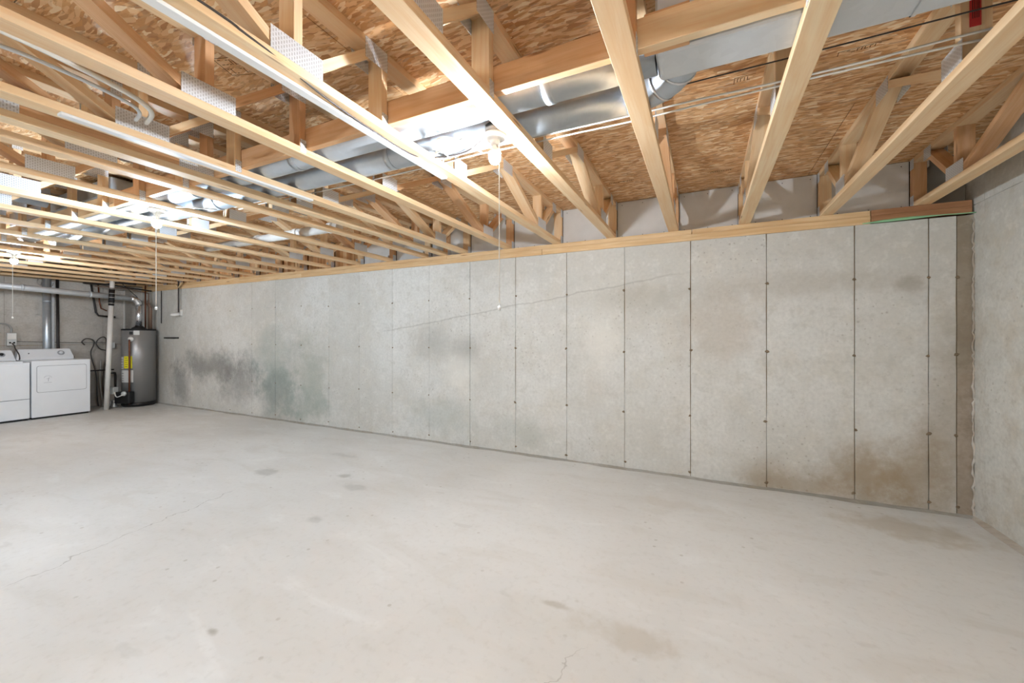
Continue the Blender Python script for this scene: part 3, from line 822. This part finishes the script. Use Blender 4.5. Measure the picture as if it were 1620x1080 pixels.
def console(parent, y0, y1, xb, z0, z1):
    bm = bm_new(); off = world_loc(parent)
    prof = [(xb, z0), (xb + 0.17, z0), (xb + 0.17, z0 + 0.035), (xb + 0.10, z1 - 0.01), (xb + 0.08, z1), (xb, z1)]
    ins = [0, 0, 0.0, 0.03, 0.035, 0.035]
    a = [bm.verts.new((x - off.x, y0 - off.y + i, z - off.z)) for (x, z), i in zip(prof, ins)]
    b = [bm.verts.new((x - off.x, y1 - off.y - i, z - off.z)) for (x, z), i in zip(prof, ins)]
    bm.faces.new(a); bm.faces.new(b)
    for k in range(6): bm.faces.new((a[k], a[(k + 1) % 6], b[(k + 1) % 6], b[k]))
    bmesh.ops.bevel(bm, geom=list(bm.edges), offset=0.006, segments=2, affect='EDGES')
    return ob('console', finish(bm, 'console', M_APPL), parent)
XFM, XBM = -9.715, -10.40
t = thing('clothes_dryer', ((XFM + XBM) / 2, 2.765, 0), 'white front-loading clothes dryer beside the white drain stack', 'dryer')
wbox('body', M_APPL, XBM, XFM, 2.425, 3.105, 0.03, 0.945, t, 0.008, 2)
wbox('base_gap', M_BLACK, XBM + 0.03, XFM - 0.03, 2.44, 3.09, 0.0, 0.03, t)  # black block painted in for the shaded gap under the dryer
rounded_panel('door_gap', M_APPLG, 2.478, 3.058, 0.428, 0.862, XFM - 0.002, XFM + 0.0015, 0.03, t)
d_ = rounded_panel('door', M_APPL, 2.483, 3.053, 0.433, 0.857, XFM - 0.002, XFM + 0.006, 0.027, t)
for z_, wd in ((0.585, 0.09), (0.648, 0.035)):
    ob('emblem', box_me('emblem', M_PRINTG, (0.001, wd, 0.004)), d_, Vector((XFM + 0.0064, 2.60, z_)) - world_loc(t))
bm = bm_new(); add_tube(bm, [(0, 0.042 * math.cos(a), 0.042 * math.sin(a)) for a in [PI * 0.05 + PI * 0.9 * k / 14 for k in range(15)]], 0.0016, 4)
ob('emblem', finish(bm, 'emblem', M_PRINTG), d_, Vector((XFM + 0.0064, 2.60, 0.655)) - world_loc(t))
bm = bm_new(); add_tube(bm, [(0, 0.0, -0.045), (0, 0.002, 0.0), (0, 0.014, 0.02)], 0.0022, 4)
ob('emblem', finish(bm, 'emblem', M_PRINTG), d_, Vector((XFM + 0.0064, 2.605, 0.65)) - world_loc(t))
c_ = console(t, 2.39, 3.06, XBM, 0.945, 1.125)
def dial(parent, y, z, x, mats, r=0.045):
    a_ = math.atan2(0.07, 0.135)
    k1 = lathe('dial', mats[0], [(0, 0), (r, 0), (r, 0.008), (r * 0.9, 0.012), (0, 0.012)], parent, (x, y, z), 24, (0, PI / 2 - a_, 0))
    lathe('knob', mats[1], [(0, 0), (r * 0.55, 0), (r * 0.5, 0.018), (0, 0.02)], parent, (x + 0.010, y, z + 0.006), 20, (0, PI / 2 - a_, 0))
dial(t, 2.905, 1.05, XBM + 0.128, (M_PRINTG, M_APPL))
lathe('start_knob', M_BLACK, [(0, 0), (0.008, 0), (0.007, 0.014), (0, 0.015)], t, (XBM + 0.132, 2.53, 1.05), 12, (0, PI / 2 - 0.48, 0))
wbox('console_foot', M_BLACK, XBM + 0.02, XBM + 0.10, 3.062, 3.085, 0.945, 0.985, t, 0.004)

t = thing('washing_machine', ((XFM + XBM) / 2, 2.07, 0), 'white top-loading washing machine at the edge of the picture', 'washing machine')
wbox('body', M_APPL, XBM, XFM, 1.728, 2.408, 0.03, 0.925, t, 0.008, 2)
wbox('base_gap', M_BLACK, XBM + 0.03, XFM - 0.03, 1.745, 2.39, 0.0, 0.03, t)  # black block again stands for the dark gap beneath the washer
wbox('panel_gap', M_APPLG, XFM - 0.002, XFM + 0.001, 1.73, 2.406, 0.338, 0.345, t)
wbox('lower_panel', M_APPL, XFM - 0.004, XFM + 0.004, 1.732, 2.404, 0.04, 0.337, t, 0.003)
wbox('front_panel', M_APPL, XFM - 0.004, XFM + 0.004, 1.732, 2.404, 0.346, 0.885, t, 0.003)
wbox('lid', M_APPL, XBM + 0.18, XFM - 0.02, 1.80, 2.34, 0.925, 0.945, t, 0.006)
console(t, 1.74, 2.385, XBM, 0.925, 1.115)
dial(t, 2.24, 1.04, XBM + 0.128, (M_PRINTG, M_BLACK), 0.04)

# outlet box with conduit and the cord
t = thing('outlet_box', (XL + 0.02, 2.40, 1.18), 'pale grey surface outlet box with two sockets above the machines', 'outlet')
wbox('box', M_BOXG, XL + 0.004, XL + 0.06, 2.348, 2.455, 1.185, 1.40, t, 0.006)
wbox('cover_plate', M_PVC, XL + 0.06, XL + 0.066, 2.353, 2.450, 1.295, 1.392, t, 0.003)
wbox('cover_plate', M_BOXG, XL + 0.06, XL + 0.066, 2.353, 2.450, 1.192, 1.283, t, 0.003)
for yy in (2.38, 2.423): lathe('socket', M_BLACK, [(0, 0), (0.013, 0), (0.013, 0.003), (0, 0.003)], t, (XL + 0.066, yy, 1.235), 12, (0, PI / 2, 0))
tube('conduit', M_STEEL, [(XL + 0.03, 2.40, 1.40), (XL + 0.03, 2.40, 1.48), (XL + 0.03, 2.36, 1.54), (XL + 0.03, 2.28, 1.56), (XL + 0.03, 1.9, 1.57)], 0.010, t, 8, 6)
o = tube('power_cord', M_CABD, [(XL + 0.075, 2.40, 1.225), (XL + 0.13, 2.41, 1.19), (XL + 0.22, 2.40, 1.14), (XBM + 0.18, 2.412, 1.05), (XBM + 0.2, 2.4165, 0.985), (XBM + 0.19, 2.4165, 0.955)], 0.008, None, 8, 5)
tag(o, 'dark power cord dropping from the outlet box between the machines', 'cord')
o = tube('wall_cable', M_CABD, [(XL + 0.008, 2.46, 1.255), (XL + 0.008, 3.0, 1.23), (XL + 0.008, 3.6, 1.215)], 0.004, None, 6)
tag(o, 'thin dark cable run level along the far concrete wall', 'cable')

# ------------------------------------------------------------------ vents and pipes on the far wall
t = thing('vent_duct', (XL + 0.1, 2.79, 0.3), 'upright galvanised vent duct rising behind the dryer', 'duct')
tube('pipe', M_GALV, [(XL + 0.075, 2.80, 0.2), (XL + 0.075, 2.79, ZT + 0.05)], 0.052, t, 20)
tube('joint_band', M_GALV, [(XL + 0.075, 2.795, 1.95), (XL + 0.075, 2.795, 1.98)], 0.055, t, 20)
for yy in (2.70, 2.835): tube('hook', M_STEEL, [(XL + 0.05, yy, 2.36), (XL + 0.06, yy - 0.02, 2.28), (XL + 0.07, yy + 0.02, 2.24), (XL + 0.06, yy + 0.04, 2.30)], 0.005, t, 6, 5)
o = wbox('wall_channel', M_GALVD, XL + 0.002, XL + 0.03, 2.86, 2.90, 0.9, 2.32, None, 0.003)
tag(o, 'grey metal channel fixed upright to the wall behind the vent duct', 'channel')
o = tube('iron_pipe', M_PIPED, [(XL + 0.07, 2.935, 0.2), (XL + 0.07, 2.93, 1.2), (XL + 0.07, 2.92, ZT + 0.03)], 0.020, None, 10)
tag(o, 'straight black iron pipe rising beside the vent duct', 'pipe')

# water heater
HX, HY, HR = -9.95, 3.865, 0.25
t = thing('water_heater', (HX, HY, 0), 'grey cylindrical water heater with black rims in the far corner', 'water heater')
lathe('tank', M_TANK, [(0, 0.075), (HR, 0.075), (HR, 1.455), (HR - 0.01, 1.462), (0, 1.462)], t, (HX, HY, 0), 48)
lathe('base_ring', M_BLACK, [(0, 0.0), (HR - 0.02, 0.0), (HR - 0.005, 0.02), (HR + 0.003, 0.03), (HR + 0.003, 0.078), (0, 0.078)], t, (HX, HY, 0), 48)
lathe('top_rim', M_BLACK, [(HR - 0.03, 1.46), (HR + 0.003, 1.455), (HR + 0.004, 1.478), (HR - 0.01, 1.486), (0, 1.486)], t, (HX, HY, 0), 48)
CA = math.atan2(-HY, -HX)     # direction of the viewer
def arc_patch(name, mat, f0, f1, z0, z1, parent, dr=0.0015, n=8):
    bm = bm_new(); A, B = [], []
    off = world_loc(parent)
    for k in range(n + 1):
        a = CA + f0 + (f1 - f0) * k / n
        for r, lst in ((HR + dr, A), (HR - 0.001, B)):
            lst.append([bm.verts.new((HX + r * math.cos(a) - off.x, HY + r * math.sin(a) - off.y, z - off.z)) for z in (z0, z1)])
    for k in range(n):
        bm.faces.new((A[k][0], A[k + 1][0], A[k + 1][1], A[k][1]))
        bm.faces.new((A[k][1], A[k + 1][1], B[k + 1][1], B[k][1])); bm.faces.new((A[k][0], A[k + 1][0], B[k + 1][0], B[k][0]))
    for e in (0, n): bm.faces.new((A[e][0], A[e][1], B[e][1], B[e][0]))
    return ob(name, finish(bm, name, mat), parent)
def at(ang, r, z): return (HX + (HR + r) * math.cos(CA + ang), HY + (HR + r) * math.sin(CA + ang), z)
y_ = arc_patch('energy_label', M_YEL, -0.96, -0.38, 0.735, 0.965, t)
for k in range(5): arc_patch('label_line', M_LINE, -0.88, -0.70 + 0.05 * (k % 2), 0.765 + k * 0.04, 0.773 + k * 0.04, t, 0.0022, 4)
arc_patch('paper_label', M_LAB, -1.30, -0.32, 0.47, 0.70, t)
for k in range(4): arc_patch('label_line', M_LINE, -1.22, -1.0, 0.50 + k * 0.045, 0.507 + k * 0.045, t, 0.0022, 3)
arc_patch('paper_label', M_LAB, -1.40, -1.02, 0.72, 0.95, t)
for k in range(4): arc_patch('label_line', M_LINE, -1.38, -1.05, 0.75 + k * 0.05, 0.757 + k * 0.05, t, 0.0022, 3)
arc_patch('maker_label', M_LAB, -0.30, 0.03, 1.37, 1.45, t)
arc_patch('badge', M_BLACK, -0.56, -0.34, 1.375, 1.43, t)
va = -0.46
lathe('relief_valve', M_PORC, [(0, 0), (0.045, 0), (0.045, 0.012), (0.02, 0.02), (0.018, 0.05), (0, 0.05)], t, at(va, -0.002, 1.29), 18, (0, PI / 2, CA + va))
tube('discharge_pipe', M_COPPER, [at(va, 0.03, 1.29), at(va, 0.045, 1.27), at(va, 0.045, 1.2), at(va, 0.045, 0.6), at(va, 0.045, 0.06)], 0.014, t, 10)
bx0 = at(-0.75, 0.0, 0.0)
bm = bm_new(); add_box(bm, -0.03, 0.09, -0.15, 0.13, 0.08, 0.30, 0.02, 2)
o = ob('burner_cover', finish(bm, 'burner_cover', M_BLACK), t, (at(-0.75, 0, 0)[0] - HX, at(-0.75, 0, 0)[1] - HY, 0), (0, 0, CA - 0.75))
bm = bm_new(); add_box(bm, 0.02, 0.12, -0.20, -0.13, 0.26, 0.39, 0.012, 2)
ob('gas_valve', finish(bm, 'gas_valve', M_BOXG), t, (at(-0.75, 0, 0)[0] - HX, at(-0.75, 0, 0)[1] - HY, 0), (0, 0, CA - 0.75))
lathe('valve_dial', M_BOXG, [(0, 0), (0.045, 0), (0.04, 0.03), (0, 0.034)], t, at(-0.62, 0.09, 0.27), 16, (0, PI / 2, CA - 0.75))
tube('gas_flex', M_CABW, [at(-1.1, 0.12, 0.3), at(-1.0, 0.13, 0.24), at(-0.85, 0.14, 0.215), at(-0.65, 0.12, 0.25)], 0.009, t, 7, 5)
lathe('draft_hood', M_BLACK, [(0.11, 0.0), (0.11, 0.02), (0.06, 0.05), (0.05, 0.07), (0, 0.07)], t, (HX, HY, 1.484), 20)
for yy in (-0.06, 0.0, 0.06): tube('hood_leg', M_BLACK, [(HX + 0.06, HY + yy, 1.484), (HX + 0.04, HY + yy * 0.7, 1.54)], 0.008, t, 6)

# flue pipe: up from the hood, elbow, then along the wall
fz = 2.07
t = thing('flue_pipe', (HX, HY, 1.54), 'silver flue pipe rising from the water heater and turning along the wall', 'flue pipe')
tube('riser', M_FOIL, [(HX, HY, 1.545), (HX, HY, fz - 0.12)], 0.050, t, 18)
ep = [(HX, HY - 0.12 * (1 - math.cos(PI / 2 * i / 6)), fz - 0.12 + 0.12 * math.sin(PI / 2 * i / 6)) for i in range(7)]
tube('elbow', M_FOIL, ep, 0.052, t, 18)
tube('run', M_GALVD, [(HX, HY - 0.11, fz), (HX - 0.03, 1.2, fz + 0.12)], 0.050, t, 18)
for yj in (3.2, 2.4, 1.9):
    zj = fz + 0.12 * (3.755 - yj) / 2.555
    tube('joint_band', M_GALVD, [(HX, yj, zj), (HX, yj - 0.03, zj + 0.0015)], 0.053, t, 18)
tube('strap', M_PIPED, [(HX, HY - 0.02, fz + 0.03), (HX + 0.02, HY - 0.28, ZT)], 0.006, t, 5)

# white drain stack, leaning
t = thing('drain_stack', (-9.84, 3.355, 0), 'tall leaning white drain stack between the dryer and water heater', 'pipe')
b0, b1 = Vector((-9.84, 3.355, 0)), Vector((-9.84, 3.44, ZT + 0.04))
L_ = lambda f: tuple(b0 + (b1 - b0) * f)
tube('lower_pipe', M_PVC, [L_(0), L_(0.80)], 0.037, t, 16)
tube('upper_pipe', M_PVC, [L_(0.86), L_(1)], 0.034, t, 16)
tube('rubber_coupling', M_BLACK, [L_(0.795), L_(0.93)], 0.041, t, 16)
for f in (0.81, 0.855, 0.885, 0.92): tube('hose_clamp', M_STEEL, [L_(f), L_(f + 0.006)], 0.043, t, 16)

# pipes round the heater
def pipe(name, pts, r, mat, label, sm=0, group='pipes around the water heater'):
    return tag(tube(name, mat, pts, r, None, 8, sm), label, 'pipe', group)
pipe('copper_pipe', [(HX - 0.05, HY + 0.12, 1.486), (HX - 0.05, HY + 0.12, ZT - 0.01)], 0.013, M_COPPER, 'copper riser close beside the silver flue')
pipe('copper_pipe', [(HX - 0.09, HY + 0.19, 1.486), (HX - 0.09, HY + 0.19, 2.2), (HX - 0.1, HY - 0.1, 2.26), (HX - 0.2, 3.3, 2.27)], 0.013, M_STONE, 'copper riser turning level below the trusses')
pipe('insulated_pipe', [(HX + 0.03, HY + 0.17, 1.486), (HX + 0.03, HY + 0.17, 1.9), (HX + 0.02, HY + 0.13, 2.0)], 0.030, M_STONE, 'thick brown insulated pipe standing on the heater top')
pipe('steel_pipe', [(XL + 0.06, 3.845, 1.1), (XL + 0.06, 3.845, ZT)], 0.014, M_PVC, 'thin pale upright pipe on the far wall behind the heater')
pipe('iron_pipe', [(XL + 0.06, 3.36, ZT), (XL + 0.06, 3.38, 2.2), (XL + 0.06, 3.43, 1.80), (XL + 0.08, 3.46, 1.74), (XL + 0.08, 3.70, 1.72)], 0.017, M_PIPED, 'dark pipe dropping and turning behind the white stack', 0)
pipe('iron_pipe', [(XL + 0.06, 3.46, ZT), (XL + 0.06, 3.48, 2.0), (XL + 0.07, 3.50, 1.88), (XL + 0.07, 3.58, 1.84)], 0.012, M_COPPER, 'thin brown pipe dropping beside the dark bent pipe', 0)
pipe('iron_pipe', [(-9.86, 3.46, 2.28), (-9.95, 3.75, 2.27), (-10.0, 4.08, 2.25)], 0.014, M_PIPED, 'level dark pipe from the white stack to the long wall')
pipe('iron_pipe', [(XL + 0.1, 3.25, ZT - 0.02), (-10.1, 3.36, 2.31), (-9.95, 3.40, 2.30), (-9.9, 3.52, 2.34), (-9.9, 3.8, 2.345)], 0.018, M_PIPED, 'dark bent pipe crossing under the trusses at the stack top', 6)
pipe('thin_conduit', [(-9.75, YB - 0.012, 1.6), (-9.75, YB - 0.012, HW)], 0.008, M_PIPED, 'thin dark conduit on the long wall beside the heater')
pipe('iron_pipe', [(XL + 0.1, 3.62, 0.62), (XL + 0.35, 3.60, 0.64), (XL + 0.37, 3.60, 0.58), (XL + 0.37, 3.60, 0.30), (XL + 0.42, 3.62, 0.26)], 0.018, M_PIPED, 'black gas pipe dropping to the heater valve', 0)
o = wbox('valve_box', M_BOXG, XL + 0.01, XL + 0.08, 3.60, 3.70, 1.11, 1.22, None, 0.006)
tag(o, 'small pale box on the wall beside the water heater', 'box')
def hose(pts, label, mat=M_CABD, r=0.010):
    return tag(tube('hose', mat, pts, r, None, 8, 6), label, 'hose', 'hoses beside the dryer')
XH = XL + 0.12
hose([(XH, 3.26, 1.18), (XH, 3.22, 1.24), (XH, 3.28, 1.30), (XH, 3.37, 1.27), (XH, 3.38, 1.18), (XH, 3.34, 1.0), (XH + 0.05, 3.40, 0.6), (XH + 0.08, 3.40, 0.2), (XH + 0.08, 3.42, 0.02)], 'dark hose with a small loop hanging next to the dryer')
hose([(XH + 0.01, 3.62, 1.06), (XH + 0.01, 3.47, 1.10), (XH + 0.01, 3.41, 1.22), (XH + 0.01, 3.48, 1.32), (XH + 0.01, 3.55, 1.28), (XH + 0.02, 3.54, 0.9), (XH + 0.02, 3.50, 0.5), (XH + 0.03, 3.52, 0.1), (XH + 0.04, 3.52, 0.02)], 'dark hose with a large loop behind the white stack')
hose([(XH + 0.03, 3.47, 0.9), (XH + 0.05, 3.45, 0.5), (XH + 0.08, 3.47, 0.15), (XH + 0.2, 3.44, 0.03)], 'pale grey hose hanging between the two dark hoses', M_STEEL, 0.014)
o = tube('cross_bar', M_PIPED, [(XH + 0.13, 3.20, 0.70), (XH + 0.13, 3.62, 0.70)], 0.013)
tag(o, 'short level dark bar between the dryer and the white stack', 'bar')
t = thing('floor_fitting', (-10.0, 3.52, 0), 'grey metal pipe fitting on the floor behind the white stack', 'fitting')
lathe('body', M_STEEL, [(0, 0), (0.06, 0), (0.065, 0.03), (0.04, 0.06), (0.04, 0.12), (0.05, 0.14), (0, 0.15)], t, (-10.0, 3.52, 0.0), 14)
tube('spout', M_STEEL, [(-10.0, 3.52, 0.10), (-9.92, 3.58, 0.11)], 0.03, t, 10)

# ------------------------------------------------------------------ bits on the long wall
t = thing('pull_switch', (-9.05, YB - 0.06, 1.75), 'white oval socket hanging by a dark cord from the trusses', 'socket')
tube('cord', M_CABD, [(-9.03, YB - 0.05, ZT + 0.03), (-9.03, YB - 0.05, 1.80)], 0.013, t, 8)
lathe('oval', M_PORC, [(0, 0.03), (0.05, 0.022), (0.085, 0.0), (0.06, -0.02), (0, -0.03)], t, (-9.09, YB - 0.075, 1.765), 18, (0.25, 0.25, 0))
wbox('plate', M_PVC, -9.03, -8.98, YB - 0.03, YB - 0.004, 1.74, 1.85, t, 0.003)
for s_ in (-1, 1): tube('arm', M_SILL, [(-9.03, YB - 0.05, 2.27), (-9.03 + s_ * 0.14, YB - 0.06, ZT)], 0.014, t, 6)
t = wbox('wall_ledge', M_PIPED, -9.62, -9.12, YB - 0.03, YB - 0.001, 1.30, 1.325, None, 0.004)
tag(t, 'dark rusty ledge bracket on the long wall near the heater', 'bracket')
